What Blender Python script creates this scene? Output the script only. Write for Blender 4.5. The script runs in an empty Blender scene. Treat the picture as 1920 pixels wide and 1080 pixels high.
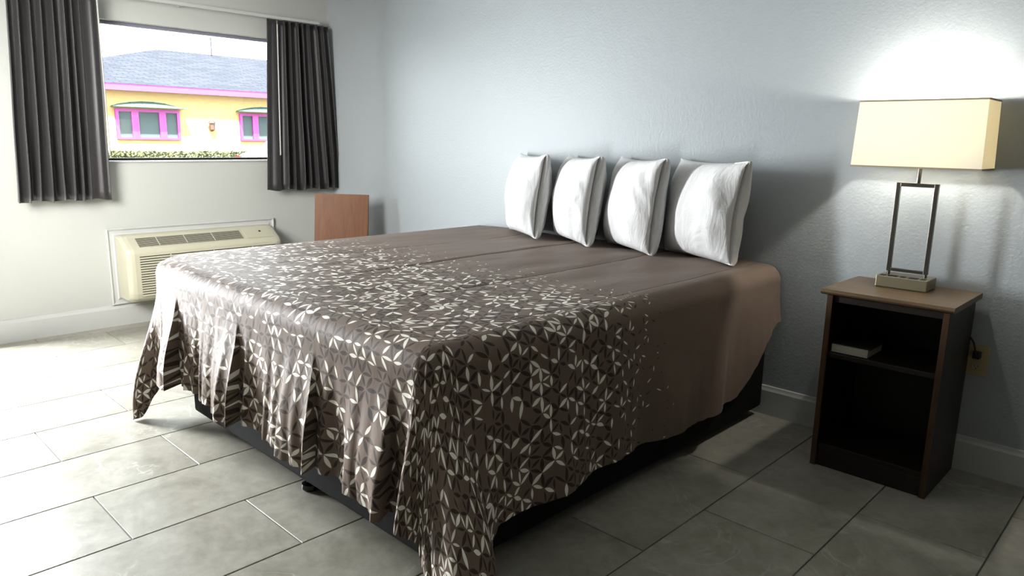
import bpy, bmesh, math, random
from mathutils import Vector, Matrix, noise
random.seed(7)
SC = bpy.context.scene
COL = SC.collection

# ------------------------------------------------------------------ camera, world, sun, exposure
cam_d = bpy.data.cameras.new('camera')
cam_d.sensor_fit = 'HORIZONTAL'; cam_d.sensor_width = 36.0
cam_d.lens = 36.0 * 1351.6 / 1920.0
cam_d.clip_start = 0.02; cam_d.clip_end = 300
cam = bpy.data.objects.new('camera', cam_d); COL.objects.link(cam)
YAW, PITCH, ROLL = 0.77014, -0.20196, 0.01763
fw = Vector((-math.sin(YAW)*math.cos(PITCH), math.cos(YAW)*math.cos(PITCH), math.sin(PITCH)))
rt = fw.cross(Vector((0, 0, 1))).normalized(); up = rt.cross(fw)
r2 = rt*math.cos(ROLL) + up*math.sin(ROLL); u2 = -rt*math.sin(ROLL) + up*math.cos(ROLL)
m = Matrix((r2, u2, -fw)).transposed().to_4x4(); m.translation = (5.1483, -3.2020, 1.2611)
cam.matrix_world = m
SC.camera = cam

SKY = 10.0
w = bpy.data.worlds.new('sky'); SC.world = w; w.use_nodes = True
nt = w.node_tree; nt.nodes.clear()
wo = nt.nodes.new('ShaderNodeOutputWorld'); wb = nt.nodes.new('ShaderNodeBackground')
wb.inputs[0].default_value = (0.93, 0.97, 1.0, 1); wb.inputs[1].default_value = SKY
nt.links.new(wb.outputs[0], wo.inputs[0])

sun_d = bpy.data.lights.new('sun', 'SUN'); sun_d.energy = 46.0; sun_d.angle = 0.03; sun_d.color = (1, .95, .86)
sun = bpy.data.objects.new('sun', sun_d); COL.objects.link(sun)
sun.rotation_euler = Vector((-0.55, 0.25, -0.85)).to_track_quat('-Z', 'Y').to_euler()

def portal(name, loc, sy, sz):
    d = bpy.data.lights.new(name, 'AREA'); d.shape = 'RECTANGLE'; d.size = sz; d.size_y = sy
    d.cycles.is_portal = True
    o = bpy.data.objects.new(name, d); COL.objects.link(o); o.location = loc
    o.rotation_euler = (0, -math.pi/2, 0)
portal('window_portal', (-0.22, -1.115, 1.52), 1.6, 0.95)
portal('doorway_portal', (-0.22, -2.97, 1.03), .7, 2.1)
dl = bpy.data.lights.new('doorway_daylight', 'AREA'); dl.shape = 'RECTANGLE'; dl.size = 1.8; dl.size_y = .48
dl.energy = 218; dl.color = (.95, .98, 1.0)
dlo = bpy.data.objects.new('doorway_daylight', dl); COL.objects.link(dlo)
dlo.location = (-0.12, -2.87, 1.08); dlo.rotation_euler = (0, -math.pi/2, 0)

sd = bpy.data.lights.new('wall_fill_spot', 'SPOT'); sd.energy = 430; sd.spot_size = math.radians(62); sd.spot_blend = .9  # added spot to brighten the window wall, no fixture behind it
sd.shadow_soft_size = .6; sd.color = (1, .985, .95)
sdo = bpy.data.objects.new('wall_fill_spot', sd); COL.objects.link(sdo); sdo.location = (2.2, -3.65, 1.75)
sdo.rotation_euler = (Vector((0, -1.25, 1.0)) - sdo.location).to_track_quat('-Z', 'Y').to_euler()

rd = bpy.data.lights.new('bed_side_fill', 'AREA'); rd.shape = 'DISK'; rd.size = .7; rd.energy = 1.6; rd.color = (1, .93, .80)  # unseen fill light, added to lift the right side of the bedspread
rdo = bpy.data.objects.new('bed_side_fill', rd); COL.objects.link(rdo); rdo.location = (6.45, -2.5, .55); rdo.rotation_euler = (0, math.pi/2, 0)

vs = SC.view_settings
vs.view_transform = 'Standard'; vs.look = 'None'; vs.gamma = 1.0; vs.use_curve_mapping = False
vs.exposure = 1.0

# ------------------------------------------------------------------ material helpers
KA = 0.5        # overall reflectance, balanced by the exposure
def srgb(r, g, b):
    def f(c):
        c /= 255.0
        return c/12.92 if c <= 0.04045 else ((c+0.055)/1.055)**2.4
    return (f(r)*KA, f(g)*KA, f(b)*KA, 1)

class E:
    """tiny expression wrapper round shader math nodes"""
    def __init__(s, t, v): s.t = t; s.v = v
    def op(s, o, *a, clamp=False):
        n = s.t.nodes.new('ShaderNodeMath'); n.operation = o; n.use_clamp = clamp
        for i, x in enumerate((s,)+a):
            x = x.v if isinstance(x, E) else x
            if isinstance(x, (int, float)): n.inputs[i].default_value = x
            else: s.t.links.new(x, n.inputs[i])
        return E(s.t, n.outputs[0])
    def __add__(s, o): return s.op('ADD', o)
    def __sub__(s, o): return s.op('SUBTRACT', o)
    def __mul__(s, o): return s.op('MULTIPLY', o)
    def __truediv__(s, o): return s.op('DIVIDE', o)

def mat(name, color=(.8, .8, .8, 1), rough=.5, metal=0.0, spec=.5):
    m = bpy.data.materials.new(name); m.use_nodes = True
    p = m.node_tree.nodes['Principled BSDF']
    p.inputs['Base Color'].default_value = color; p.inputs['Roughness'].default_value = rough
    p.inputs['Metallic'].default_value = metal; p.inputs['Specular IOR Level'].default_value = spec
    return m
def P(m): return m.node_tree.nodes['Principled BSDF']
def coords(m, kind='Object'):
    t = m.node_tree
    if kind == 'World':
        return t.nodes.new('ShaderNodeNewGeometry').outputs['Position']
    return t.nodes.new('ShaderNodeTexCoord').outputs[kind]
def scaled(m, vec, s):
    n = m.node_tree.nodes.new('ShaderNodeMapping'); n.inputs['Scale'].default_value = s
    m.node_tree.links.new(vec, n.inputs['Vector']); return n.outputs[0]
def noise_tex(m, vec, scale, detail=4, rough=.55, dist=0.0):
    n = m.node_tree.nodes.new('ShaderNodeTexNoise'); n.inputs['Scale'].default_value = scale
    n.inputs['Detail'].default_value = detail; n.inputs['Roughness'].default_value = rough
    n.inputs['Distortion'].default_value = dist
    m.node_tree.links.new(vec, n.inputs['Vector']); return n.outputs['Fac']
def ramp(m, fac, stops):
    n = m.node_tree.nodes.new('ShaderNodeValToRGB'); e = n.color_ramp.elements
    while len(e) < len(stops): e.new(.5)
    for i, (p, c) in enumerate(stops): e[i].position = p; e[i].color = c
    m.node_tree.links.new(fac, n.inputs[0]); return n.outputs[0]
def mixc(m, fac, a, b, mode='MIX'):
    n = m.node_tree.nodes.new('ShaderNodeMix'); n.data_type = 'RGBA'; n.blend_type = mode
    for s, x in ((0, fac), (6, a), (7, b)):
        if isinstance(x, (tuple, float, int)): n.inputs[s].default_value = x
        else: m.node_tree.links.new(x, n.inputs[s])
    return n.outputs[2]
def bump(m, height, strength=.3, dist=.01, normal=None):
    n = m.node_tree.nodes.new('ShaderNodeBump'); n.inputs['Strength'].default_value = strength
    n.inputs['Distance'].default_value = dist
    m.node_tree.links.new(height, n.inputs['Height'])
    if normal is not None: m.node_tree.links.new(normal, n.inputs['Normal'])
    m.node_tree.links.new(n.outputs[0], P(m).inputs['Normal']); return n.outputs[0]
def setc(m, sock): m.node_tree.links.new(sock, P(m).inputs['Base Color'])

def paint(name, c, rough=.55, tex=.25, scale=90):
    m = mat(name, c, rough, spec=.3); v = coords(m, 'World')
    h = noise_tex(m, v, scale, 3, .6)
    bump(m, h, tex, .004)
    return m
def wood(name, c1, c2, rough=.4, axis=0, scale=9):
    m = mat(name, c1, rough, spec=.4); v = coords(m, 'World')
    s = [scale*2.2]*3; s[axis] = scale*.16
    f = noise_tex(m, scaled(m, v, s), 2.0, 6, .65, 1.2)
    setc(m, ramp(m, f, [(.32, c1), (.68, c2)]))
    bump(m, f, .06, .002)
    return m

M = {}
M['wall_window'] = paint('wall_paint_white', srgb(232, 234, 228), .5, .12, 60)
M['wall_head'] = paint('wall_paint_grey', srgb(206, 214, 218), .42, .32, 75)
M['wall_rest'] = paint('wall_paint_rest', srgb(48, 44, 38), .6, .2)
M['trim'] = mat('trim_paint', srgb(236, 238, 235), .35)
M['ceiling'] = paint('ceiling_paint', (.42, .42, .41, 1), .8, .3)
M['grout'] = mat('grout', srgb(142, 140, 130), .8)
M['alum'] = mat('window_frame_metal', srgb(170, 172, 190), .4, .2)
M['black'] = mat('black_matte', srgb(14, 14, 14), .6)
M['black_gloss'] = mat('black_gloss', srgb(10, 10, 10), .12)

def tile_mat():
    m = mat('stone_tile', rough=.34, spec=.32); v = coords(m, 'World'); t = m.node_tree
    oi = t.nodes.new('ShaderNodeObjectInfo')
    va = t.nodes.new('ShaderNodeVectorMath'); va.operation = 'ADD'
    sc = t.nodes.new('ShaderNodeVectorMath'); sc.operation = 'SCALE'; sc.inputs[0].default_value = (7, 11, 5)
    t.links.new(oi.outputs['Random'], sc.inputs['Scale']); t.links.new(v, va.inputs[0]); t.links.new(sc.outputs[0], va.inputs[1])
    p = va.outputs[0]
    big = noise_tex(m, p, 3.2, 8, .62, .6); fine = noise_tex(m, p, 22, 6, .65)
    c = ramp(m, big, [(.3, srgb(166, 162, 146)), (.5, srgb(198, 194, 180)), (.72, srgb(213, 210, 197))])
    c2 = ramp(m, fine, [(.3, (.78, .78, .77, 1)), (.7, (1.05, 1.05, 1.04, 1))])
    c = mixc(m, 1.0, c, c2, 'MULTIPLY')
    ve = noise_tex(m, p, 1.7, 5, .6, 1.5)
    e = E(t, ve); band = (e - .5).op('ABSOLUTE'); band = (band * -90.0 + 1.0).op('MAXIMUM', 0.0) * .7
    msk = E(t, noise_tex(m, p, 2.6, 2)); msk = ((msk - .47) * 9.0).op('MAXIMUM', 0.0).op('MINIMUM', 1.0)
    c = mixc(m, (band*msk).v, c, srgb(226, 224, 212))
    setc(m, c)
    r = E(t, fine) * .18 + .30
    t.links.new(r.v, P(m).inputs['Roughness'])
    bump(m, big, .05, .004)
    return m
M['tile'] = tile_mat()

def sheet_mat():
    m = mat('printed_bedspread', rough=.56, spec=.07); t = m.node_tree
    P(m).inputs['Sheen Weight'].default_value = .04; P(m).inputs['Sheen Roughness'].default_value = .35
    uvn = t.nodes.new('ShaderNodeUVMap'); uvn.uv_map = 'sheet'; uv = uvn.outputs[0]
    # gentle warp so that the petals are not on a ruler
    nz = t.nodes.new('ShaderNodeTexNoise'); nz.inputs['Scale'].default_value = 6; nz.inputs['Detail'].default_value = 1
    t.links.new(uv, nz.inputs['Vector'])
    sub = t.nodes.new('ShaderNodeVectorMath'); sub.operation = 'SUBTRACT'; sub.inputs[1].default_value = (.5, .5, .5)
    t.links.new(nz.outputs['Color'], sub.inputs[0])
    scl = t.nodes.new('ShaderNodeVectorMath'); scl.operation = 'SCALE'; scl.inputs['Scale'].default_value = .045
    t.links.new(sub.outputs[0], scl.inputs[0])
    add = t.nodes.new('ShaderNodeVectorMath'); add.operation = 'ADD'
    t.links.new(uv, add.inputs[0]); t.links.new(scl.outputs[0], add.inputs[1])
    sx = t.nodes.new('ShaderNodeSeparateXYZ'); t.links.new(add.outputs[0], sx.inputs[0])
    X, Y = E(t, sx.outputs[0]), E(t, sx.outputs[1])
    so = t.nodes.new('ShaderNodeSeparateXYZ'); t.links.new(uv, so.inputs[0]); V0 = E(t, so.outputs[1]); U0 = E(t, so.outputs[0])
    # print fades away towards the head of the bed
    fade = ((V0 + 0.90) / -0.95).op('MAXIMUM', 0.0).op('MINIMUM', 1.0)
    L = .048; H = L*math.sqrt(3)/2
    white = None; dark = None
    for k in range(3):
        a = math.radians(60*k)
        p = X*math.cos(a) + Y*math.sin(a); q = Y*math.cos(a) - X*math.sin(a)
        j = (q / H).op('ROUND')
        ps = p - j*(L/2)
        i = (ps / L).op('FLOOR')
        pl = (ps - i*L) - L/2
        ql = q - j*H
        cv = t.nodes.new('ShaderNodeCombineXYZ')
        t.links.new(i.v, cv.inputs[0]); t.links.new(j.v, cv.inputs[1]); cv.inputs[2].default_value = k*3.7+.5
        wn = t.nodes.new('ShaderNodeTexWhiteNoise'); wn.noise_dimensions = '3D'; t.links.new(cv.outputs[0], wn.inputs['Vector'])
        sc = t.nodes.new('ShaderNodeSeparateColor'); t.links.new(wn.outputs['Color'], sc.inputs[0])
        ra, rb, rc = E(t, sc.outputs[0]), E(t, sc.outputs[1]), E(t, sc.outputs[2])
        size = (fade*1.7 + .22).op('MINIMUM', 1.0) * (rb*.35 + .72)
        hl = size * (L*.49); hw = size * (L*.128) * (rc*.5 + .8)
        x2 = pl/hl; prof = ((x2*x2)*-1.0 + 1.0)
        d = prof*hw - ql.op('ABSOLUTE')
        mk = (d / .0008).op('MAXIMUM', 0.0).op('MINIMUM', 1.0)
        pres = (fade*2.2 - rc*0.9).op('GREATER_THAN', 0.02)
        mk = mk*pres
        wk = mk * ra.op('LESS_THAN', .31); dk = mk * (ra.op('GREATER_THAN', .31) * ra.op('LESS_THAN', .80))
        white = wk if white is None else white.op('MAXIMUM', wk)
        dark = dk if dark is None else dark.op('MAXIMUM', dk)
    base = mixc(m, noise_tex(m, uv, 3.0, 3), srgb(142, 123, 110), srgb(150, 131, 117))
    c = mixc(m, (dark*.85).v, base, srgb(68, 57, 51))
    c = mixc(m, white.v, c, (.78, .75, .66, 1))
    setc(m, c)
    # quilting creases running down the bed + fine puckers + weave
    cr = None
    for x0, wv in ((2.27, .3), (2.71, .4), (3.21, .5), (3.665, .6)):
        wob = E(t, noise_tex(m, scaled(m, uv, (0.0, 1.0, 0.0)), 2.0, 2)) * .03 - .015
        dd = (U0 - x0 + wob).op('ABSOLUTE') / .006
        g = (dd * -1.0 + 1.0).op('MAXIMUM', 0.0)
        cr = g if cr is None else cr.op('MAXIMUM', g)
    lim = ((V0 + 1.75) * 6.0).op('MAXIMUM', 0.0).op('MINIMUM', 1.0)
    cr = cr*lim
    puck = E(t, noise_tex(m, scaled(m, uv, (1, 1, 1)), 26, 4, .6, .8))
    wr = E(t, noise_tex(m, scaled(m, uv, (1.0, .35, 1)), 11, 5, .6, 1.2))
    hgt = puck*.25 + wr*.6 - cr*1.8
    bump(m, hgt.v, .55, .006)
    return m
M['sheet'] = sheet_mat()

def cloth_mat(name, c, rough, tr=0.0, wr=.5, scale=9, st=(1, 1, .4)):
    m = mat(name, c, rough, spec=.3); v = coords(m, 'Object')
    P(m).inputs['Sheen Weight'].default_value = .15
    h = noise_tex(m, scaled(m, v, st), scale, 5, .6, 1.0)
    bump(m, h, wr, .02)
    return m
M['pillow'] = cloth_mat('white_pillowcase', (.60, .60, .595, 1), .75, wr=.6, scale=10)
M['curtain'] = cloth_mat('charcoal_curtain', srgb(52, 48, 50), .5, wr=.12, scale=7, st=(1, 1, .2))
P(M['curtain']).inputs['Specular IOR Level'].default_value = .5

# ------------------------------------------------------------------ mesh helpers
def obj(name, bm, material, parent=None, smooth=False, auto=None):
    me = bpy.data.meshes.new(name); bm.normal_update(); bm.to_mesh(me); bm.free()
    for mm in (material if isinstance(material, list) else [material]): me.materials.append(mm)
    if smooth:
        me.polygons.foreach_set('use_smooth', [True]*len(me.polygons))
    o = bpy.data.objects.new(name, me); COL.objects.link(o)
    if parent is not None: o.parent = parent
    if smooth and auto:
        md = o.modifiers.new('es', 'EDGE_SPLIT'); md.split_angle = math.radians(auto)
    return o
def tag(o, label=None, cat=None, group=None, kind=None):
    if label: o['label'] = label
    if cat: o['category'] = cat
    if group: o['group'] = group
    if kind: o['kind'] = kind
    return o
def thing(name, label, cat, loc=(0, 0, 0), rz=0.0, group=None):
    o = bpy.data.objects.new(name, None); COL.objects.link(o)
    o.location = loc; o.rotation_euler = (0, 0, rz); o.empty_display_size = .05
    return tag(o, label, cat, group)
def box(bm, x0, x1, y0, y1, z0, z1, bev=0.0, seg=2, mi=0):
    vs_ = [bm.verts.new((x, y, z)) for z in (z0, z1) for y in (y0, y1) for x in (x0, x1)]
    F = [bm.faces.new([vs_[i] for i in f]) for f in ((0, 2, 3, 1), (4, 5, 7, 6), (0, 1, 5, 4), (2, 6, 7, 3), (0, 4, 6, 2), (1, 3, 7, 5))]
    for f in F: f.material_index = mi
    if bev > 0:
        es = list({e for f in F for e in f.edges})
        bmesh.ops.bevel(bm, geom=es, offset=bev, segments=seg, affect='EDGES', profile=.5)
    return bm
def B(*a, **k): return box(bmesh.new(), *a, **k)
def tube(bm, pts, r, n=10, caps=True):
    rings = []
    pts = [Vector(p) for p in pts]
    prev = None
    for i, p in enumerate(pts):
        d = (pts[min(i+1, len(pts)-1)] - pts[max(i-1, 0)]).normalized()
        if prev is None:
            a = d.orthogonal().normalized()
        else:
            a = (prev - d*prev.dot(d)).normalized()
        prev = a; b = d.cross(a)
        rr = r[i] if isinstance(r, (list, tuple)) else r
        rings.append([bm.verts.new(p + (a*math.cos(2*math.pi*k/n) + b*math.sin(2*math.pi*k/n))*rr) for k in range(n)])
    for q, s in zip(rings, rings[1:]):
        for k in range(n): bm.faces.new((q[k], q[(k+1) % n], s[(k+1) % n], s[k]))
    if caps: bm.faces.new(rings[0][::-1]); bm.faces.new(rings[-1])
    return bm
def lathe(bm, prof, n=16, c=(0, 0, 0)):
    rings = []
    for r, z in prof:
        rings.append([bm.verts.new((c[0]+r*math.cos(2*math.pi*k/n), c[1]+r*math.sin(2*math.pi*k/n), c[2]+z)) for k in range(n)])
    for q, s in zip(rings, rings[1:]):
        for k in range(n): bm.faces.new((q[k], q[(k+1) % n], s[(k+1) % n], s[k]))
    bm.faces.new(rings[0][::-1]); bm.faces.new(rings[-1])
    return bm
def grid(bm, f, nu, nv, uvf=None, closed=False):
    vv = [[bm.verts.new(f(i/nu, j/nv)) for j in range(nv+1)] for i in range(nu+1)]
    fs = []
    for i in range(nu):
        for j in range(nv):
            fs.append(bm.faces.new((vv[i][j], vv[i+1][j], vv[i+1][j+1], vv[i][j+1])))
    return vv
def prism(bm, poly, axis, a, b):
    """extrude a closed 2D polygon along an axis; poly in the other two axes, in order"""
    def pt(u, v, w_):
        if axis == 'y': return (u, w_, v)
        if axis == 'x': return (w_, u, v)
        return (u, v, w_)
    A = [bm.verts.new(pt(u, v, a)) for u, v in poly]; Bv = [bm.verts.new(pt(u, v, b)) for u, v in poly]
    n = len(poly)
    bm.faces.new(A); bm.faces.new(Bv[::-1])
    for i in range(n): bm.faces.new((A[i], Bv[i], Bv[(i+1) % n], A[(i+1) % n]))
    bmesh.ops.recalc_face_normals(bm, faces=bm.faces)
    return bm
def struct(name, bm, material, parent=None, **k):
    o = obj(name, bm, material, parent, **k)
    if parent is None: o['kind'] = 'structure'
    return o
def sm(a, b, x):
    t_ = max(0.0, min(1.0, (x-a)/(b-a))); return t_*t_*(3-2*t_)

# ------------------------------------------------------------------ the room
RX, RY, CH = 6.6, -5.4, 2.5
WY0, WY1, WZ0, WZ1 = -1.90, -0.36, 1.075, 1.962      # window opening
DY0, DY1, DZ1 = -3.32, -2.62, 2.05                     # doorway, left of the frame
floor = struct('floor', B(-.0, RX, RY, 0, -.12, -.006), M['grout'])
TW, TL, TX0, TY0 = .3904, .745, .896, -2.54
tile_me = None
ix0 = -3
g = .0022
for ci in range(-3, 15):
    xa, xb = TX0 + ci*TW, TX0 + (ci+1)*TW
    off = 0 if ci % 2 == 0 else TL/2
    for k in range(-6, 6):
        ya = TY0 + off + k*TL; yb = ya + TL
        X0, X1, Y0, Y1 = max(xa, 0), min(xb, RX), max(ya, RY), min(yb, 0)
        if X1-X0 < .02 or Y1-Y0 < .02: continue
        full = abs(X1-X0-TW) < 1e-6 and abs(Y1-Y0-TL) < 1e-6
        if full and tile_me is not None:
            o = bpy.data.objects.new('tile', tile_me); COL.objects.link(o); o.parent = floor
        else:
            hx, hy = (X1-X0)/2-g, (Y1-Y0)/2-g
            b = bmesh.new()
            lo = [b.verts.new((sx*hx, sy*hy, -.006)) for sx, sy in ((-1, -1), (1, -1), (1, 1), (-1, 1))]
            mi = [b.verts.new((sx*hx, sy*hy, -.0012)) for sx, sy in ((-1, -1), (1, -1), (1, 1), (-1, 1))]
            e = .0015
            hi = [b.verts.new((sx*(hx-e), sy*(hy-e), 0)) for sx, sy in ((-1, -1), (1, -1), (1, 1), (-1, 1))]
            for q, s in ((lo, mi), (mi, hi)):
                for i in range(4): b.faces.new((q[i], q[(i+1) % 4], s[(i+1) % 4], s[i]))
            b.faces.new(hi)
            o = obj('tile', b, M['tile'], floor)
            if full: tile_me = o.data
        o.location = ((X0+X1)/2, (Y0+Y1)/2, 0)

T = .16
b = bmesh.new()
for y0, y1, z0, z1 in ((RY, DY0, 0, CH), (DY0, DY1, DZ1, CH), (DY1, WY0, 0, CH), (WY0, WY1, 0, WZ0), (WY0, WY1, WZ1, CH), (WY1, T, 0, CH)):
    box(b, -T, 0, y0, y1, z0, z1)
struct('wall_left', b, M['wall_window'])
struct('wall_far', B(0, RX, 0, T, 0, CH), M['wall_head'])
struct('wall_right', B(RX, RX+T, RY-T, T, 0, CH), M['wall_rest'])
struct('wall_near', B(-T, RX, RY-T, RY, 0, CH), M['wall_rest'])
struct('ceiling', B(-T, RX+T, RY-T, T, CH, CH+.1), M['ceiling'])

def baseboard(name, axis, a, c):
    prof = [(0, 0), (.016, 0), (.016, .118), (.011, .128), (.008, .139), (0, .141)]
    b = bmesh.new()
    if axis == 'y': prism(b, prof, 'y', a, c)
    else: prism(b, [(-p, q) for p, q in prof], 'x', a, c)
    return struct(name, b, M['trim'])
baseboard('baseboard_left', 'y', DY1+.0705, -.0165)
baseboard('baseboard_far', 'x', .0, RX)

# ---- window
win = struct('window_1', B(-.11, -.07, WY0, WY1, WZ0, WZ0+.028, bev=.003), M['black'])
fr = bmesh.new()
box(fr, -.11, -.07, WY0, WY1, WZ1-.02, WZ1, .003); box(fr, -.11, -.07, WY0, WY0+.025, WZ0+.028, WZ1-.02, .003)
box(fr, -.11, -.07, WY1-.025, WY1, WZ0+.028, WZ1-.02, .003)
obj('window_frame', fr, M['alum'], win)
gl = bpy.data.materials.new('window_glass'); gl.use_nodes = True
t = gl.node_tree; t.nodes.clear()
go = t.nodes.new('ShaderNodeOutputMaterial'); gm = t.nodes.new('ShaderNodeMixShader'); gt = t.nodes.new('ShaderNodeBsdfTransparent')
gg = t.nodes.new('ShaderNodeBsdfGlossy'); gg.inputs['Roughness'].default_value = .02
gt.inputs[0].default_value = (.96, .98, .98, 1)
fr_ = t.nodes.new('ShaderNodeFresnel'); fr_.inputs[0].default_value = 1.45
t.links.new(fr_.outputs[0], gm.inputs[0]); t.links.new(gt.outputs[0], gm.inputs[1]); t.links.new(gg.outputs[0], gm.inputs[2]); t.links.new(gm.outputs[0], go.inputs[0])
M['glass'] = gl
obj('pane', B(-.092, -.088, WY0+.02, WY1-.02, WZ0+.02, WZ1-.015), gl, win)
obj('window_sill', B(-.07, .012, WY0+.004, WY1-.004, WZ0+.0005, WZ0+.012, bev=.003), M['trim'], win)
# moulded picture-frame trim round the air conditioner
AY0, AY1, AZ0, AZ1 = -1.705, -.535, .143, .652
def frame_mould(y0, y1, z0, z1, wd):
    b = bmesh.new()
    prof = [(0, 0), (.018, .0), (.022, .006), (.014, .018), (.014, .034), (.020, .042), (.020, wd-.004), (.012, wd), (0, wd)]
    rings = []
    for cy, cz, dy, dz in ((y0, z0, 1, 1), (y1, z0, -1, 1), (y1, z1, -1, -1), (y0, z1, 1, -1)):
        rings.append([b.verts.new((px, cy+dy*q, cz+dz*q)) for px, q in prof])
    n = len(prof)
    for i in range(4):
        A, C = rings[i], rings[(i+1) % 4]
        for k in range(n): b.faces.new((A[k], C[k], C[(k+1) % n], A[(k+1) % n]))
    bmesh.ops.recalc_face_normals(b, faces=b.faces)
    return b
struct('trim_1', frame_mould(AY0, AY1, AZ0, AZ1, .058), M['trim'])
b = bmesh.new()
box(b, 0, .014, DY0-.07, DY0, 0, DZ1+.07, .003); box(b, 0, .014, DY1, DY1+.07, 0, DZ1+.07, .003); box(b, 0, .014, DY0, DY1, DZ1, DZ1+.07, .003)
struct('trim_2', b, M['trim'])

# ------------------------------------------------------------------ bed: base, mattress
M['box_fabric'] = cloth_mat('base_black_cloth', srgb(26, 26, 26), .8, wr=.1)
P(M['box_fabric']).inputs['Sheen Weight'].default_value = 0; P(M['box_fabric']).inputs['Specular IOR Level'].default_value = .12
ZT = .722
BX0, BX1, BYF = 1.70, 3.775, -2.075        # outer line of the draped cover
bed = thing('bed', 'wide bed on a black cloth covered box with low black glides, under the patterned bedspread', 'bed', (2.8, -1.0, 0))
bp = (2.8, -1.0)
obj('box_frame', B(2.0-bp[0], 3.745-bp[0], -1.995-bp[1], -.04-bp[1], .045, .36, bev=.018, seg=3), M['box_fabric'], bed)
for x, y in ((2.93, -1.955), (2.05, -1.2), (3.6, -1.2), (2.12, -.12), (3.56, -.12), (2.93, -.9)):
    lb = lathe(bmesh.new(), [(.030, 0), (.034, .006), (.032, .022), (.016, .030), (.014, .055)], 16, (x-bp[0], y-bp[1], 0))
    obj('glide', lb, M['black_gloss'], bed, smooth=True, auto=40)
mt = B(BX0+.035-bp[0], BX1-.035-bp[0], BYF+.04-bp[1], -.03-bp[1], .36, ZT-.012, bev=.06, seg=4)
obj('mattress', mt, M['pillow'], bed, smooth=True)

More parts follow.
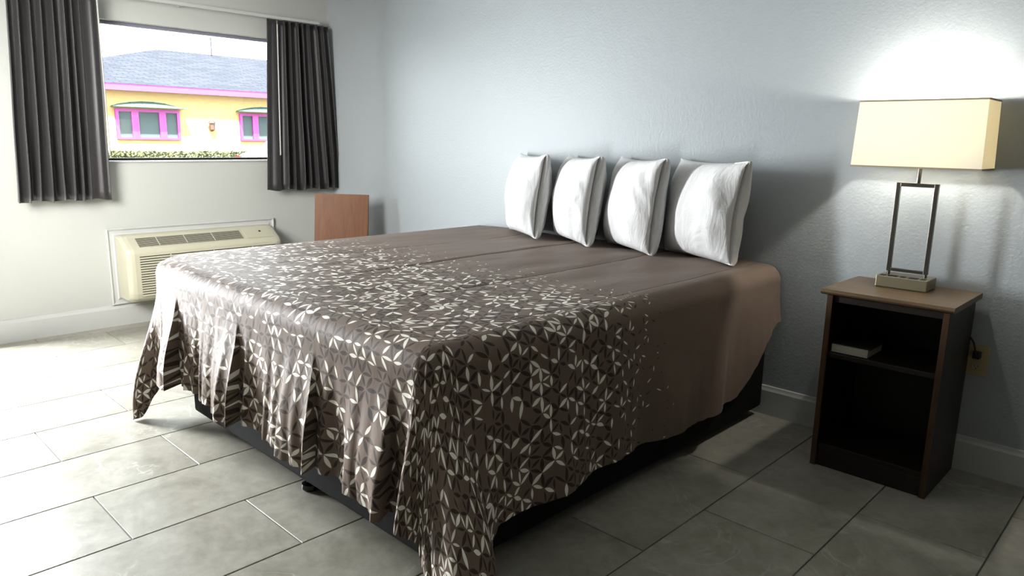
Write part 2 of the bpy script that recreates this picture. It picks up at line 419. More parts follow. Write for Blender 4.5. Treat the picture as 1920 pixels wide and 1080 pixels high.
# ------------------------------------------------------------------ bedspread
def make_bedspread():
    RL, RR = .24, .085
    r = .07
    yb = -.024
    st = []           # stations: (cx, cy, nx, ny, ux, uy, dx, dy, p, maxT)
    p = 0.0
    cL = (BX0+RL, BYF+RL); cR = (BX1-RR, BYF+RR)
    def add(cx, cy, nx, ny, Tm): st.append([cx, cy, nx, ny, Tm])
    n1 = 110
    hL, hF, hR = .60, .535, .59
    for i in range(n1):
        f = i/n1; y = yb + (cL[1]-yb)*f
        add(BX0, y, -1, 0, hL*(.55+.45*sm(0, .2, f)))
    nL = 64
    for i in range(nL):
        a = math.pi/2*i/nL; c_, s_ = math.cos(a), math.sin(a)
        Tm = hF + (.80-hF)*max(0, 1-abs(i/nL-.62)/.26)**1.1 + (hL-hF)*(1-i/nL)*.5*(i/nL < .36)
        add(cL[0]-RL*c_, cL[1]-RL*s_, -c_, -s_, Tm)
    nF = 210
    for i in range(nF):
        f = i/nF; x = cL[0] + (cR[0]-cL[0])*f
        add(x, BYF, 0, -1, hF)
    nR = 64
    for i in range(nR):
        a = math.pi/2*i/nR; s_, c_ = math.sin(a), math.cos(a)
        Tm = min((RR+hF)/max(c_, 1e-3), (RR+hR)/max(s_, 1e-3)) - RR
        add(cR[0]+RR*s_, cR[1]-RR*c_, s_, -c_, Tm)
    n2 = 120
    for i in range(n2+1):
        f = i/n2; y = cR[1] + (yb-cR[1])*f
        add(BX1, y, 1, 0, hR*(1-.50*sm(.80, 1.0, f)))
    iL0, iL1, iR0, iR1 = n1, n1+nL, n1+nL+nF, n1+nL+nF+nR
    NT = 46
    bm = bmesh.new(); uvl = bm.loops.layers.uv.new('sheet')
    uvd = {}
    top_ring = []
    cols = []
    def xs(i): return st[i][0]
    for i, (cx, cy, nx, ny, Tm) in enumerate(st):
        col = []
        # a sheet coordinate stays on the flat cloth: straight out along the normal
        for j in range(NT+1):
            f = j/NT
            tt = Tm*(f**.9)
            a = min(tt/r, math.pi/2)
            h = r*math.sin(a) - r; z = ZT - r*(1-math.cos(a))
            dn = max(0.0, tt - r*math.pi/2)
            z -= dn
            k = sm(.0, .5, dn)
            # ---- folds
            off = .02*k; lat = 0.0
            if iL1 <= i < iR0:            # foot: panels sloping outward to a ridge, then stepping back in
                x = cx
                R_ = [2.12, 2.68, 3.20, 3.60]; Am = [.085, .065, .06, .055]
                prev = 1.86
                for xr, am in zip(R_, Am):
                    if x <= xr:
                        q = (x-prev)/(xr-prev); grow = sm(.03, .36, dn)
                        back = 0
                        off += am*grow*(sm(.22, 1.0, q)**1.1); lat += .05*grow*am/.08*sm(.55, 1, q)
                        break
                    prev = xr
                off += k*.012*math.sin(x*37+1.0) + k*.006*math.sin(x*83)
            if i >= iR0-14 and i <= iR1+30:  # near right corner: ridge, valley, ridge
                s_ = (i-iR0)/nR if i <= iR1 else 1+(i-iR1)/40
                grow = sm(.0, .55, dn)
                off += grow*(.07*math.exp(-((s_-.08)/.12)**2) + .03*math.exp(-((s_-.40)/.12)**2) + .22*math.exp(-((s_-.82)/.24)**2))
                
            if iL0-16 <= i <= iL1+10:       # left corner
                s_ = (i-iL0)/nL
                grow = sm(.0, .6, dn)
                off += grow*(.10*math.exp(-((s_-.64)/.10)**2) - .02*math.exp(-((s_-.30)/.2)**2)); lat += grow*.10*math.exp(-((s_-.60)/.2)**2)
            if i > iR1:
                y = cy
                off += k*(.018*math.sin(y*7.0+.5)+.010*math.sin(y*19)) + .05*k*sm(-.35, -.02, y)
            if i < iL0+20: off = off*.3 + k*.008*math.sin(cy*13)
            # puckered hem and long vertical wrinkles
            pp = i*.0115
            wv = noise.noise(Vector((pp*9, dn*1.3, 3.1)))*.018*k + noise.noise(Vector((pp*26, dn*3, 8.0)))*.009*k
            wv += .007*sm(.72, 1.0, f)*noise.noise(Vector((pp*42, dn*6, 31.0)))
            off += wv
            lat += noise.noise(Vector((pp*14, dn*2, 20.0)))*.008*k
            px = cx + nx*(h+off) - ny*lat; py = cy + ny*(h+off) + nx*lat
            if z < .006:
                ex = .006 - z; z = .006 + .004*math.sin(ex*30)
                px += nx*ex*.25; py += ny*ex*.25
            py = min(py, -.012)
            v = bm.verts.new((px, py, z)); col.append(v)
            if iL0 <= i < iL1: c0 = cL; q = RL
            else: c0 = None
            uvd[v] = (cx + nx*(tt - r*0), cy + ny*(tt - r*0))
        cols.append(col)
    # hem thickness is given by the solidify modifier
    for i in range(len(cols)-1):
        for j in range(NT):
            bm.faces.new((cols[i][j], cols[i][j+1], cols[i+1][j+1], cols[i+1][j]))
    # ---- flat top: rows run from the left/foot/right outline to a spine at the headboard
    ring = [c[0] for c in cols]; outl = [(st[i][0]-st[i][2]*r, st[i][1]-st[i][3]*r) for i in range(len(st))]
    # shrink towards a segment (spine) on the head edge
    K = 34
    sx0, sx1, sy = 2.55, 2.95, -.024
    prev = ring
    for k in range(1, K+1):
        f = k/K; cur = []
        for i, (ox, oy) in enumerate(outl):
            tx = sx0 + (sx1-sx0)*i/(len(outl)-1); ty = sy
            x = ox + (tx-ox)*f; y = oy + (ty-oy)*f
            e = min(1.0, f*5)
            z = ZT + e*(.010*noise.noise(Vector((x*1.6, y*1.6, 1.0))) + .004*noise.noise(Vector((x*9, y*3.2, 5.0)))) + .006*e
            for x0 in (2.27, 2.71, 3.21, 3.665):
                z += -.004*e*math.exp(-((x-x0)/.014)**2)*sm(-1.8, -1.4, y)
            v = bm.verts.new((x, min(y, -.012), z)); cur.append(v); uvd[v] = (x, y)
        for i in range(len(cur)-1):
            bm.faces.new((prev[i], prev[i+1], cur[i+1], cur[i]))
        prev = cur
    for f in bm.faces:
        for l in f.loops: l[uvl].uv = uvd[l.vert]
    bmesh.ops.recalc_face_normals(bm, faces=bm.faces)
    o = obj('bedspread', bm, M['sheet'], smooth=True)
    return tag(o, 'brown bedspread printed with pale and dark leaf petals, hanging in pleats to the floor', 'bedspread')
make_bedspread()

# ------------------------------------------------------------------ pillows
def pillow_mesh(seed):
    """a: 0 wall edge .. 1 open end (x), b: height (z), c: thickness (y). Returns pillow body and hem sleeve."""
    W, H, D = .44, .45, .21
    rnd = Vector((seed*3.1, seed*1.7, seed))
    def surf(side, inner=0.0):
        def f(u, v):
            a = 2*u-1; bb = 2*v-1
            # stuffed thickness: closed round edges except towards the open end, which stays a flat sleeve
            ea = (1-abs(a)**2.6)**.55 if a < 0 else (1-.55*a**3.0)
            eb = max(0.0, 1-abs(bb)**3.2)**.5
            th = D/2*ea*eb
            th = max(th, .004 + (.020*sm(.4, 1, a)*eb))
            if inner: th = max(.001, th-inner)
            x = (u)*W*(1 - .05*(1-bb*bb)*(1 if a > 0 else .6)*abs(a)**3) - .0
            z = H*(.5+bb/2*(1-.03*(1-a*a)))
            # dog-eared corners
            if bb > .6: z += .008*sm(.6, 1, bb)*abs(a)**3
            p_ = Vector((x*4, z*4, side*3))+rnd
            wv = noise.noise(p_*1.6)*.016 + (abs(noise.noise(Vector((x*11+z*5, z*4-x*4, side*2))+rnd))-.2)*.020*eb*(.35+.65*sm(-.3,1,a)) + noise.noise(Vector((x*30, z*9, side*5))+rnd)*.0035
            y = side*(th) + wv*(.4+.6*eb) 
            bot = sm(.12, 0, z/H)                      # the foot of the pillow squashes on the bed
            z = max(z, 0.0); y *= 1 + .25*bot*eb
            return Vector((x, y, z))
        return f
    bm = bmesh.new()
    nu, nv = 40, 34
    A = grid(bm, surf(-1), nu, nv); C = grid(bm, surf(1), nu, nv)
    def bridge(p, q):
        for i in range(len(p)-1):
            try: bm.faces.new((p[i], p[i+1], q[i+1], q[i]))
            except ValueError: pass
    bridge([A[i][0] for i in range(nu+1)], [C[i][0] for i in range(nu+1)])
    bridge([A[i][nv] for i in range(nu+1)], [C[i][nv] for i in range(nu+1)])
    bridge(A[0], C[0])
    # open end: fold the hems back inside to leave a dark slot
    lip = []
    for S, s in ((A, -1), (C, 1)):
        off = .010 if s < 0 else .022
        l0 = [bm.verts.new(Vector((v.co.x+off*.8, v.co.y*.82, v.co.z))) for v in S[nu]]
        l1 = [bm.verts.new(Vector((v.co.x+off, v.co.y*.40-.006, v.co.z))) for v in S[nu]]
        l2 = [bm.verts.new(Vector((v.co.x+off*.4, v.co.y*.13-.010, v.co.z))) for v in S[nu]]
        l3 = [bm.verts.new(Vector((v.co.x-.07, v.co.y*.07-.010, v.co.z*.96+.008))) for v in S[nu]]
        bridge(S[nu], l0); bridge(l0, l1); bridge(l1, l2); bridge(l2, l3); lip.append(l3)
    bridge(lip[0], lip[1])
    bmesh.ops.recalc_face_normals(bm, faces=bm.faces)
    return bm
plabels = ['white pillow farthest along the wall, nearest the window, standing upright on the brown bed',
           'white pillow second from the window, its folded open end facing the lamp',
           'white pillow third from the window, with a crumpled lower open corner',
           'broad white pillow nearest the lamp, the most fully seen of the row']
for i, (x, y, ph, wd) in enumerate(((2.10, -.085, 27, 1.0), (2.48, -.085, 29, 1.0), (2.84, -.085, 27, 1.03), (3.20, -.085, 21, 1.07))):
    o = obj('pillow', pillow_mesh(i+1), M['pillow'], smooth=True)
    tag(o, plabels[i], 'pillow', 'white pillows leaning on the headboard wall')
    o.matrix_world = Matrix.Translation((x, y, ZT+.012)) @ Matrix.Rotation(-math.radians(ph), 4, 'Z') @ Matrix.Rotation(-math.radians(7), 4, 'X') @ Matrix.Diagonal((wd, 1, 1, 1))

# ------------------------------------------------------------------ nightstand, book, lamp
M['walnut'] = wood('nightstand_top_wood', srgb(92, 70, 46), srgb(136, 110, 78), .35, 0, 7)
M['walnut_edge'] = wood('nightstand_edge_wood', srgb(78, 54, 32), srgb(98, 70, 42), .4, 2, 7)
M['walnut_dark'] = wood('nightstand_dark_wood', srgb(30, 21, 15), srgb(44, 31, 21), .45, 2, 7)
ns = thing('nightstand', 'dark wooden open nightstand with a lighter wood top under the lamp', 'nightstand', (4.335, -.2, 0))
o3 = (4.335, -.2)
def nb(n, x0, x1, y0, y1, z0, z1, m_, bev=.002): return obj(n, B(x0-o3[0], x1-o3[0], y0-o3[1], y1-o3[1], z0, z1, bev=bev), m_, ns)
nx0, nx1, nyf, nyb = 4.125, 4.546, -.398, -.03
b = bmesh.new()
prism(b, [(-.415-o3[1], .712), (-.408-o3[1], .722), (-.012-o3[1], .722), (-.012-o3[1], .700), (-.40-o3[1], .700), (-.412-o3[1], .706)], 'x', 4.104-o3[0], 4.560-o3[0])
obj('top', b, M['walnut'], ns)
for x0, x1 in ((nx0, nx0+.022), (nx1-.022, nx1)):
    s_ = nb('side_panel', x0, x1, nyf+.003, nyb, 0, .6995, M['walnut_dark'])
    obj('edge_band', B(x0+.001-o3[0], x1-.001-o3[0], nyf-o3[1], nyf+.0028-o3[1], .002, .698), M['walnut_edge'], s_)
nb('back_panel', nx0+.0225, nx1-.0225, nyb-.008, nyb-.001, .03, .699, M['walnut_dark'])
nb('shelf', nx0+.0225, nx1-.0225, nyf+.012, nyb-.009, .452, .472, M['walnut_dark'])
nb('bottom_panel', nx0+.0225, nx1-.0225, nyf+.012, nyb-.009, .075, .095, M['walnut_dark'])
nb('kick_panel', nx0+.0225, nx1-.0225, nyf+.012, nyf+.028, .0, .0745, M['walnut_dark'])
nb('top_rail', nx0+.0225, nx1-.0225, nyf+.012, nyf+.028, .672, .699, M['walnut_dark'])

M['paper'] = mat('page_edges', srgb(205, 200, 182), .8)
h = noise_tex(M['paper'], scaled(M['paper'], coords(M['paper'], 'Object'), (1, 1, 120)), 8, 2)
setc(M['paper'], ramp(M['paper'], h, [(.3, srgb(178, 172, 152)), (.7, srgb(216, 211, 194))]))
bk = thing('book', 'closed dark covered book with pale page edges on the nightstand shelf', 'book', (4.225, -.31, .4725))
obj('pages', B(-.070, .064, -.069, .088, .003, .034, bev=.001), M['paper'], bk)
b = bmesh.new()
box(b, -.072, .072, -.07, .09, .034, .0375, .001); box(b, -.072, .072, -.07, .09, 0, .003, .001); box(b, -.0725, -.0695, -.07, .09, .002, .0355, .001)
tag(obj('cover', b, M['black'], bk), 'dark cover')

M['nickel'] = mat('brushed_nickel', srgb(150, 145, 135), .32, 1.0)
M['base_metal'] = mat('champagne_metal', srgb(196, 186, 156), .38, .75)
sh = bpy.data.materials.new('shade_fabric'); sh.use_nodes = True
t = sh.node_tree; t.nodes.clear()
so_ = t.nodes.new('ShaderNodeOutputMaterial'); mx = t.nodes.new('ShaderNodeMixShader')
df = t.nodes.new('ShaderNodeBsdfDiffuse'); tr = t.nodes.new('ShaderNodeBsdfTranslucent')
df.inputs[0].default_value = (.90, .87, .80, 1); tr.inputs[0].default_value = (.93, .86, .66, 1); mx.inputs[0].default_value = .26
t.links.new(df.outputs[0], mx.inputs[1]); t.links.new(tr.outputs[0], mx.inputs[2]); t.links.new(mx.outputs[0], so_.inputs[0])
M['shade'] = sh
M['bulb'] = mat('lamp_bulb', (1, .95, .85, 1), .3); P(M['bulb']).inputs['Emission Color'].default_value = (1, .88, .66, 1); P(M['bulb']).inputs['Emission Strength'].default_value = 3
lx, ly, lz = 4.318, -.125, .7225
lamp = thing('table_lamp', 'table lamp with rectangular cream shade on open metal frame and socket base', 'lamp', (lx, ly, lz))
ba = obj('base', B(-.092, .092, -.062, .062, 0, .044, bev=.003), M['base_metal'], lamp)
for x, wd in ((-.072, .012), (-.036, .024), (.0, .010), (.038, .024), (.072, .010)):
    obj('socket', B(x-wd/2-.004, x+wd/2+.004, -.058, -.026, .0442, .0454, bev=.0004), M['black'], ba)
b = bmesh.new(); q = .0075
box(b, -.074, -.074+2*q, -q, q, .058, .405, .001); box(b, .074-2*q, .074, -q, q, .058, .405, .001)
box(b, -.074+2*q, .074-2*q, -q, q, .390, .405, .001); box(b, -.074+2*q, .074-2*q, -q, q, .058, .070, .001)
obj('frame', b, M['nickel'], lamp)
for x in (-.066, .066): obj('foot_pin', tube(bmesh.new(), [(x, 0, .0445), (x, 0, .058)], .006), M['nickel'], lamp, smooth=True, auto=40)
obj('stem', tube(bmesh.new(), [(0, 0, .405), (0, 0, .52)], .008, 14), M['nickel'], lamp, smooth=True, auto=40)
SX, SXT, SY, SYT, SZ0, SZ1 = .222, .214, .098, .092, .462, .712
def ring_shade(bm, th):
    def rc(hx, hy, z): return [bm.verts.new((sx*hx, sy*hy, z)) for sx, sy in ((-1, -1), (1, -1), (1, 1), (-1, 1))]
    o0, o1 = rc(SX, SY, SZ0), rc(SXT, SYT, SZ1); i0, i1 = rc(SX-th, SY-th, SZ0), rc(SXT-th, SYT-th, SZ1)
    for k in range(4):
        n = (k+1) % 4
        bm.faces.new((o0[k], o0[n], o1[n], o1[k])); bm.faces.new((i0[n], i0[k], i1[k], i1[n]))
        bm.faces.new((o0[n], o0[k], i0[k], i0[n])); bm.faces.new((o1[k], o1[n], i1[n], i1[k]))
    return bm
b = bmesh.new()
def rc(hx, hy, z): return [b.verts.new((sx*hx, sy*hy, z)) for sx, sy in ((-1, -1), (1, -1), (1, 1), (-1, 1))]
o0, o1 = rc(SX, SY, SZ0), rc(SXT, SYT, SZ1)
for k in range(4): b.faces.new((o0[k], o0[(k+1) % 4], o1[(k+1) % 4], o1[k]))
shade = obj('shade', b, M['shade'], lamp)
md = shade.modifiers.new('thick', 'SOLIDIFY'); md.thickness = .0015; md.offset = -1
M['tape'] = mat('shade_binding', srgb(205, 190, 155), .7)
for hx, hy, z in ((SX, SY, SZ0), (SXT, SYT, SZ1-.006)):
    b = bmesh.new(); e = .0012
    for y0, y1, x0, x1 in ((-hy-e, -hy-.0002, -hx-e, hx+e), (hy+.0002, hy+e, -hx-e, hx+e), (-hy, hy, -hx-e, -hx-.0002), (-hy, hy, hx+.0002, hx+e)):
        box(b, x0, x1, y0, y1, z, z+.006)
    obj('binding', b, M['tape'], shade)
b = bmesh.new()
for s_ in (-1, 1): tube(b, [(0, 0, .694), (s_*SXT*.98, 0, .700)], .002, 6)
for s_ in (-1, 1): tube(b, [(0, 0, .694), (0, s_*SYT*.97, .700)], .002, 6)
obj('spider', b, M['nickel'], shade)
obj('harp', tube(bmesh.new(), [(0, 0, .52), (.035, 0, .54), (.045, 0, .60), (.03, 0, .66), (0, 0, .694)], .002, 6), M['nickel'], lamp)
bulb = obj('bulb', lathe(bmesh.new(), [(.012, .52), (.014, .535), (.026, .56), (.030, .585), (.024, .607), (.008, .616)], 16), M['bulb'], lamp, smooth=True)
ld = bpy.data.lights.new('lamp_light', 'POINT'); ld.energy = 13; ld.color = (1, .96, .87); ld.shadow_soft_size = .022
lo = bpy.data.objects.new('lamp_light', ld); COL.objects.link(lo); lo.parent = lamp; lo.location = (0, 0, .684)

# outlet and cord
M['ivory'] = mat('ivory_plastic', srgb(214, 196, 140), .4)
ou = thing('wall_outlet', 'ivory wall outlet plate beside the nightstand', 'outlet', (4.573, 0, .455))
obj('cover_plate', B(-.037, .037, -.007, -.0003, -.060, .060, bev=.002), M['ivory'], ou)
for z in (-.024, .024):
    rcp = obj('receptacle', B(-.016, .016, -.009, -.0072, z-.014, z+.014, bev=.003), M['ivory'], ou)
    b = bmesh.new()
    for x in (-.006, .006): box(b, x-.001, x+.001, -.0096, -.0091, z-.003, z+.006)
    box(b, -.002, .002, -.0096, -.0091, z-.010, z-.006)
    obj('slot', b, M['black'], rcp)
pc = thing('power_cord', 'black power cord with plug in the ivory wall outlet', 'cord', (4.573, -.01, .48))
obj('plug', B(-.013, .013, -.030, -.0002, -.014, .014, bev=.004), M['black'], pc)
obj('cord', tube(bmesh.new(), [(0, -.028, 0), (-.002, -.040, .02), (-.012, -.037, .052), (-.030, -.020, .068), (-.052, -.008, .066)], .0035, 8), M['black'], pc, smooth=True)

# ------------------------------------------------------------------ air conditioner
M['ac'] = mat('cream_plastic', srgb(233, 229, 203), .4)
M['ac_dark'] = mat('grille_dark', srgb(34, 34, 30), .7)
ay0, ay1 = -1.66, -.585
ac = thing('air_conditioner', 'cream through-wall air conditioner with slatted grilles under the window', 'air conditioner', (0, (ay0+ay1)/2, 0))
cy = (ay0+ay1)/2
# body: a C-shaped shell with an opening in the front
prof = [(.022, .18), (.195, .18), (.225, .205), (.235, .24), (.235, .505), (.222, .53), (.10, .603), (.075, .61), (.022, .61)]
HY = (ay1-ay0)/2
def ac_body():
    b = bmesh.new()
    # chamfered ends: main section plus two smaller end rings
    secs = []
    cx_, cz_ = .022, .395
    for y, s_ in ((-HY, .90), (-HY+.02, .975), (-HY+.045, 1.0), (HY-.045, 1.0), (HY-.02, .975), (HY, .90)):
        secs.append([b.verts.new((cx_+(x-cx_)*s_, y, cz_+(z-cz_)*(1-(1-s_)*.6))) for x, z in prof])
    n = len(prof)
    for A, C in zip(secs, secs[1:]):
        for k in range(n): b.faces.new((A[k], C[k], C[(k+1) % n], A[(k+1) % n]))
    b.faces.new(secs[0]); b.faces.new(secs[-1][::-1])
    bmesh.ops.recalc_face_normals(b, faces=b.faces)
    return b
body = obj('body', ac_body(), M['ac'], ac)
md = body.modifiers.new('bev', 'BEVEL'); md.width = .008; md.segments = 3; md.limit_method = 'ANGLE'; md.angle_limit = math.radians(25)
# front intake: dark recess plate and horizontal louvres
gr = obj('intake_grille', B(.2352, .2362, -HY+.075, HY-.06, .225, .492), M['ac_dark'], ac)
nl = 17
for k in range(nl):
    z = .229 + k*(.262/(nl-1))
    b = bmesh.new(); prism(b, [(.2364, z-.0038), (.2405, z-.0052), (.2405, z+.0018), (.2364, z+.0048)], 'y', -HY+.07, HY-.055)
    obj('louvre', b, M['ac'], gr)
for y in (-.27, .02, .30): obj('grille_rib', B(.2364, .239, y-.004, y+.004, .226, .492), M['ac'], gr)
# sloping top outlet
p0, p1 = Vector((.222, 0, .53)), Vector((.10, 0, .603)); d = (p1-p0).normalized(); nrm = Vector((-d.z, 0, d.x)) * -1
if nrm.z < 0: nrm = -nrm
L_ = (p1-p0).length
def slope_box(u0, u1, y0, y1, h0, h1):
    b = bmesh.new(); box(b, u0, u1, y0, y1, h0, h1)
    mtx = Matrix(((d.x, 0, nrm.x, p0.x), (0, 1, 0, 0), (d.z, 0, nrm.z, p0.z), (0, 0, 0, 1)))
    bmesh.ops.transform(b, matrix=mtx, verts=b.verts); bmesh.ops.recalc_face_normals(b, faces=b.faces); return b
og = obj('outlet_grille', slope_box(.022, L_-.024, -HY+.09, .255, .0004, .0016), M['ac_dark'], ac)
for k in range(8):
    u = .026 + k*(L_-.054)/7
    obj('slat', slope_box(u-.0020, u+.0020, -HY+.088, .257, .0017, .0026), M['ac'], og)
for y in (-.32, -.14, .05): obj('slat_spacer', slope_box(.022, L_-.024, y-.002, y+.002, .0017, .006), M['ac'], og)
obj('control_lid', slope_box(.016, L_-.014, .28, HY-.06, .0005, .004), M['ac'], ac)
b = lathe(bmesh.new(), [(.008, 0), (.008, .003), (.004, .005)], 14)
bmesh.ops.transform(b, matrix=Matrix(((d.x, 0, nrm.x, p0.x+d.x*.085+nrm.x*.0045), (0, 1, 0, .40), (d.z, 0, nrm.z, p0.z+d.z*.085+nrm.z*.0045), (0, 0, 0, 1))), verts=b.verts)
obj('indicator', b, M['ac_dark'], ac)

# ------------------------------------------------------------------ curtains
def curtain(label, loc, tops, bots, z0, z1, nf, seed, lead, wand_y, wz):
    o = thing('curtain', label, 'curtain', loc, 0, 'charcoal curtain panels at the window')
    rnd = random.Random(seed)
    # each fold has its own width and depth
    ws_ = [rnd.uniform(.7, 1.35) for _ in range(nf)]
    tot = sum(ws_); edges = [0]
    for q in ws_: edges.append(edges[-1]+q/tot)
    amps = [rnd.uniform(.7, 1.15) for _ in range(nf)]
    flat0, flat1 = lead           # flat leading strip in u
    def f(u, v):
        # v: 0 top .. 1 bottom
        y = (tops[0]+(tops[1]-tops[0])*u)*(1-v) + (bots[0]+(bots[1]-bots[0])*u)*v
        k = 0
        while k < nf-1 and u > edges[k+1]: k += 1
        q = (u-edges[k])/(edges[k+1]-edges[k])
        amp = .030*amps[k]*(.85+.35*v)
        flat = sm(flat0, flat1, u) if flat1 > flat0 else 1-sm(flat1, flat0, u)
        x = amp*math.sin(2*math.pi*q)*(1-.85*flat) + .014*noise.noise(Vector((u*9, v*1.4, seed)))*v
        y += (.012*math.cos(2*math.pi*q)+.012*noise.noise(Vector((u*6, v*2.0, seed+9)))*v)*(1-flat)
        z = z1 + (z0-z1)*v + (.006*math.sin(u*21+seed) if v > .98 else 0)
        return Vector((x, y, z))
    bm = bmesh.new(); grid(bm, f, 190, 26)
    bmesh.ops.recalc_face_normals(bm, faces=bm.faces)
    c = obj('drape', bm, M['curtain'], o, smooth=True)
    md = c.modifiers.new('thick', 'SOLIDIFY'); md.thickness = .0025; md.offset = 0
    wt, wb_ = wand_y
    wd = obj('wand', tube(bmesh.new(), [(.050, wt, wz[1]), (.050, wb_, wz[0])], .0048, 10), M['wand'], o, smooth=True, auto=50)
    obj('wand_clip', lathe(bmesh.new(), [(.004, 0), (.008, .004), (.008, .02), (.004, .028)], 10, (.050, wt, wz[1]-.004)), M['nickel'], wd)
    return o
M['wand'] = mat('white_wand', srgb(224, 222, 214), .3)
cl = curtain('charcoal pleated curtain panel on the left side of the window', (.10, -1.9, 0), (-.235, .245), (-.295, .222), .852, 2.083, 9, 3, (.74, .80), (.228, .222), (1.125, 2.055))
crn = curtain('charcoal pleated curtain panel on the right side of the window, by the corner', (.10, -.30, 0), (-.258, .228), (-.318, .305), .865, 2.083, 9, 8, (.24, .18), (-.205, -.225), (1.125, 2.05))
rod = thing('curtain_rod', 'white curtain track crossing above the window', 'curtain rod', (.10, -1.12, 2.095))
obj('track', B(-.012, .012, -1.10, .985, -.008, .014, bev=.003), M['trim'], rod)
for y in (-1.0, -.02, .95):
    obj('bracket', B(-.0995, -.0125, y-.012, y+.012, -.004, .010, bev=.002), M['trim'], rod)

# ------------------------------------------------------------------ chair in the corner
M['ply'] = wood('honey_plywood', srgb(116, 70, 36), srgb(138, 86, 42), .45, 2, 5); P(M['ply']).inputs['Specular IOR Level'].default_value = .2
M['chrome'] = mat('chair_leg_metal', srgb(120, 120, 120), .25, 1.0)
ch = thing('chair', 'honey coloured bent plywood chair in the corner behind the bed', 'chair', (.79, -.52, 0), math.radians(38))
def slab(bm, fc, th, nu, nv):
    A = grid(bm, lambda u, v: fc(u, v)[0], nu, nv)
    C = grid(bm, lambda u, v: fc(u, v)[0] - fc(u, v)[1]*th, nu, nv)
    def br(p, q):
        for i in range(len(p)-1): bm.faces.new((p[i], p[i+1], q[i+1], q[i]))
    br([r[0] for r in A], [r[0] for r in C]); br([r[nv] for r in A], [r[nv] for r in C]); br(A[0], C[0]); br(A[nu], C[nu])
    bmesh.ops.recalc_face_normals(bm, faces=bm.faces); return bm
# local: -y is the sitter's front
def backf(u, v):
    x = (u-.5)*(.395-.0*v); z = .47 + (.862-.47)*v
    y = .19 + .05*v - .010*(1-(2*u-1)**2)*-1
    n = Vector((.10*(2*u-1)*-1, -1, .18)).normalized()
    return Vector((x, y, z)), n
obj('backrest', slab(bmesh.new(), backf, .012, 16, 8), M['ply'], ch, smooth=True, auto=45)
def seatf(u, v):
    x = (u-.5)*.41; y = -.22 + .42*v; z = .45 - .014*math.sin(v*math.pi) + .006*(2*u-1)**2
    if v < .12: z -= .02*(1-v/.12)**2
    return Vector((x, y, z)), Vector((0, 0, 1))
obj('seat', slab(bmesh.new(), seatf, .012, 12, 12), M['ply'], ch, smooth=True, auto=45)
for s_ in (-1, 1):
    obj('leg', tube(bmesh.new(), [(s_*.19, -.20, .0), (s_*.175, -.17, .43)], .010, 12), M['chrome'], ch, smooth=True, auto=50)
    obj('leg', tube(bmesh.new(), [(s_*.19, .25, .0), (s_*.175, .19, .40), (s_*.165, .228, .50), (s_*.16, .255, .70)], .010, 12), M['chrome'], ch, smooth=True, auto=50)
b = bmesh.new()
for s_ in (-1, 1): tube(b, [(s_*.175, -.17, .425), (s_*.175, .19, .425)], .008, 10)
for y in (-.17, .19): tube(b, [(-.175, y, .423), (.175, y, .423)], .008, 10)
obj('seat_frame', b, M['chrome'], ch, smooth=True, auto=50)

KA = 0.30
# ------------------------------------------------------------------ outside: forecourt, building, hedge, car
M['asphalt'] = paint('forecourt', srgb(120, 118, 112), .9, .3, 20)
struct('ground', B(-60, -T, -40, 50, -.3, -.1), M['asphalt'])
BXW = -20.5
bd = thing('building', 'low yellow building with magenta trim and grey shingle hip roof across the yard', 'building', (BXW, 8, -.1))
def bb_(n, x0, x1, y0, y1, z0, z1, m_, par=None, **k): return obj(n, B(x0-BXW, x1-BXW, y0-8, y1-8, z0+.1, z1+.1, **k), m_, par or bd)
M['yellow'] = mat('yellow_stucco', srgb(206, 160, 78), .8, spec=.1)
h = noise_tex(M['yellow'], scaled(M['yellow'], coords(M['yellow'], 'Object'), (1, 1.4, 5)), 3.0, 3)
setc(M['yellow'], ramp(M['yellow'], h, [(.35, srgb(226, 188, 124)), (.65, srgb(232, 198, 138))]))
M['magenta'] = mat('magenta_trim', srgb(206, 34, 168), .6)
M['shingle'] = mat('grey_shingles', srgb(104, 108, 120), .95, spec=.0)
v = coords(M['shingle'], 'Object')
br = M['shingle'].node_tree.nodes.new('ShaderNodeTexBrick'); br.inputs['Scale'].default_value = 2.0
br.inputs['Color1'].default_value = srgb(66, 69, 78); br.inputs['Color2'].default_value = srgb(76, 79, 88); br.inputs['Mortar'].default_value = srgb(50, 54, 62)
br.inputs['Mortar Size'].default_value = .03; br.inputs['Row Height'].default_value = .4; br.inputs['Brick Width'].default_value = 1.0
M['shingle'].node_tree.links.new(scaled(M['shingle'], v, (1, 1, 1)), br.inputs['Vector'])
mpn = M['shingle'].node_tree.nodes.new('ShaderNodeCombineXYZ'); spn = M['shingle'].node_tree.nodes.new('ShaderNodeSeparateXYZ')
M['shingle'].node_tree.links.new(v, spn.inputs[0]); M['shingle'].node_tree.links.new(spn.outputs[1], mpn.inputs[0]); M['shingle'].node_tree.links.new(spn.outputs[0], mpn.inputs[1])
M['shingle'].node_tree.links.new(mpn.outputs[0], br.inputs['Vector']); setc(M['shingle'], br.outputs[0])
M['far_glass'] = mat('building_glass', srgb(96, 110, 110), .6, spec=.05)
M['copper'] = mat('patina_awning', srgb(90, 122, 120), .6, spec=.1)
M['lantern'] = mat('lantern_bronze', srgb(96, 56, 44), .5)
bb_('wall', BXW-9, BXW, 2.0, 24, -.1, 2.66, M['yellow'])
bb_('soffit', BXW, BXW+.5, 1.5, 24.5, 2.62, 2.66, M['yellow'])
bb_('fascia', BXW+.46, BXW+.52, 1.5, 24.5, 2.60, 2.80, M['magenta'])
b = bmesh.new(); ZR = 4.62
ex0, ex1, ey0, ey1, ez = BXW+.55, BXW-12.5, 1.45, 24.6, 2.80
rx, ry0, ry1 = -26.5, 8.5, 18.5
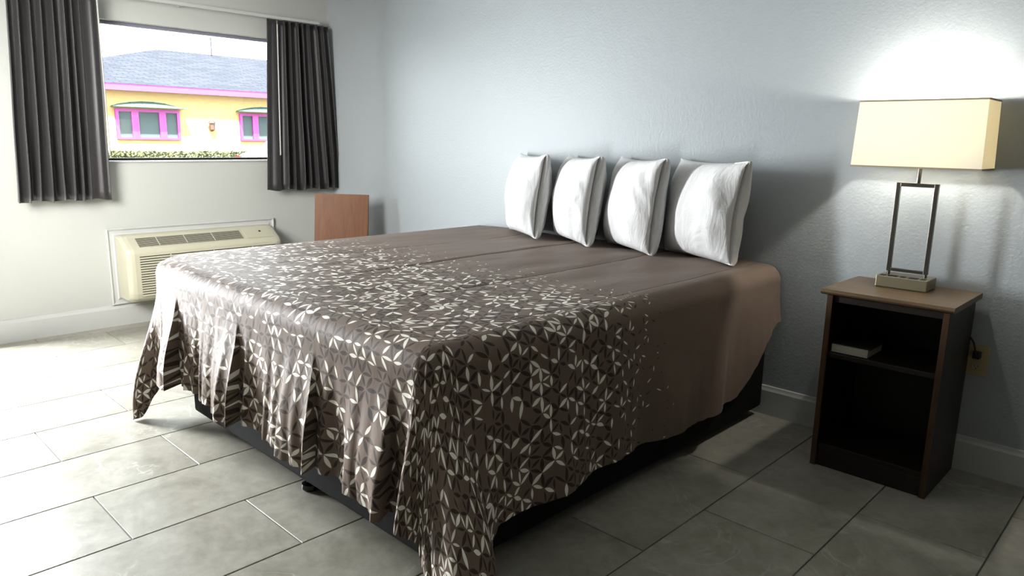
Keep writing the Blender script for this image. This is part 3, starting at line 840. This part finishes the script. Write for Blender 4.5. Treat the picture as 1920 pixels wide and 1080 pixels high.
pts = [(ex0, ey0, ez), (ex0, ey1, ez), (ex1, ey1, ez), (ex1, ey0, ez), (rx, ry0, ZR), (rx, ry1, ZR)]
V_ = [b.verts.new((x-BXW, y-8, z+.1)) for x, y, z in pts]
for f in ((0, 1, 5, 4), (1, 2, 5), (2, 3, 4, 5), (3, 0, 4), (0, 3, 2, 1)): b.faces.new([V_[i] for i in f])
bmesh.ops.recalc_face_normals(b, faces=b.faces)
obj('roof', b, M['shingle'], bd)
def far_window(y0, y1, z0, z1, splits):
    f = .09
    wf = bmesh.new(); x0, x1 = BXW+.005, BXW+.09
    def fb(a, c, e, g_): box(wf, x0-BXW, x1-BXW, a-8, c-8, e+.1, g_+.1)
    fb(y0, y1, z1-f, z1); fb(y0, y1, z0, z0+f*.7); fb(y0, y0+f, z0+f*.7, z1-f); fb(y1-f, y1, z0+f*.7, z1-f)
    for s_ in splits: fb(s_-.11, s_+.11, z0+f*.7, z1-f)
    wo_ = obj('window', wf, M['magenta'], bd)
    ed = [y0+f] + [q for s_ in splits for q in (s_-.11, s_+.11)] + [y1-f]
    for a, c in zip(ed[::2], ed[1::2]): obj('pane', B(x0-BXW, x0+.03-BXW, a-8, c-8, z0+f*.7+.1, z1-f+.1), M['far_glass'], wo_)
    # arched sheet-metal awning of five ribbed sections
    b = bmesh.new(); n = 20
    def aw(u, v_):
        y = y0-.12 + (y1-y0+.24)*u; hgt = .20*math.sin(math.pi*u)**.7
        return Vector((.03+.55*v_, y-8, z1+.1+.04+hgt*(1-v_)**1.0))
    grid(b, aw, n, 6)
    a_ = obj('awning', b, M['copper'], bd); md_ = a_.modifiers.new('t', 'SOLIDIFY'); md_.thickness = .012
    for u in (.02, .26, .42, .58, .74, .98): obj('awning_rib', tube(bmesh.new(), [aw(u, q/6)+Vector((0, 0, .012)) for q in range(7)], .014, 6), M['copper'], a_)
far_window(4.86, 6.86, 1.08, 2.05, (5.44, 6.30))
far_window(8.98, 10.98, 1.08, 2.05, (9.56, 10.42))
obj('mast', tube(bmesh.new(), [(rx+.4-BXW, 10.6-8, ZR-.1), (rx+.4-BXW, 10.6-8, ZR+.75)], .03, 6), M['shingle'], bd)
ln = thing('wall_lantern', 'dark bronze wall lantern between the magenta windows', 'lantern', (BXW, 7.92, 1.55))
obj('bracket', tube(bmesh.new(), [(.002, 0, -.12), (.08, 0, -.16), (.16, 0, -.05)], .02, 8), M['lantern'], ln)
obj('lantern_body', lathe(bmesh.new(), [(.03, -.16), (.08, -.10), (.10, .10), (.11, .12)], 6, (.16, 0, 0)), M['lantern'], ln)
obj('cap', lathe(bmesh.new(), [(.15, .12), (.09, .18), (.03, .24), (.012, .34)], 6, (.16, 0, 0)), M['lantern'], ln)
M['leaf'] = mat('hedge_leaf', srgb(118, 128, 58), .7)
oi = M['leaf'].node_tree
h = noise_tex(M['leaf'], coords(M['leaf'], 'World'), 7, 2)
setc(M['leaf'], ramp(M['leaf'], h, [(.35, srgb(62, 74, 32)), (.65, srgb(108, 112, 56))]))
b = bmesh.new(); rr = random.Random(5)
for _ in range(9000):
    p_ = Vector((rr.uniform(-19.9, -19.2), rr.uniform(1.5, 9.7), rr.uniform(-.1, .72)))
    if rr.random() < .5: p_.x = -19.2+rr.uniform(-.03, .05)
    a = Vector((rr.gauss(0, 1), rr.gauss(0, 1), rr.gauss(0, 1))).normalized()*.06; c_ = a.orthogonal().normalized()*.035
    b.faces.new([b.verts.new(p_+q) for q in (-a, c_, a, -c_)])
tag(obj('hedge', b, M['leaf']), 'long clipped green hedge along the foot of the yellow building', 'hedge')
# white car, only its tail shows past the curtain
M['car'] = mat('white_car_paint', srgb(160, 160, 165), .25)
M['red'] = mat('tail_lamp_red', srgb(150, 20, 30), .3)
car = thing('car', 'white car parked in front of the hedge, its red tail lamp at the curtain edge', 'car', (-16.8, 9.6, -.1))
prof = [(-2.1, .35), (-2.15, .60), (-2.02, .80), (-1.5, .90), (-.95, 1.32), (.35, 1.36), (1.0, .95), (1.9, .82), (2.1, .6), (2.1, .35)]
b = bmesh.new(); prism(b, prof, 'x', -.85, .85)
cb = obj('car_body', b, M['car'], car); md = cb.modifiers.new('bev', 'BEVEL'); md.width = .09; md.segments = 3
for s_ in (-1, 1):
    b = bmesh.new(); prism(b, [(-1.35, .95), (-.88, 1.25), (.30, 1.28), (.80, .96)], 'x', s_*.852, s_*.862); obj('side_window', b, M['far_glass'], car)
    obj('tail_lamp', B(s_*.70-.12, s_*.70+.12, -2.16, -2.08, .62, .74, bev=.02), M['red'], car)
    for y in (-1.3, 1.3):
        b = bmesh.new(); tube(b, [(s_*.80, y, .32), (s_*.88, y, .32)], .32, 20); obj('wheel', b, M['black'], car)
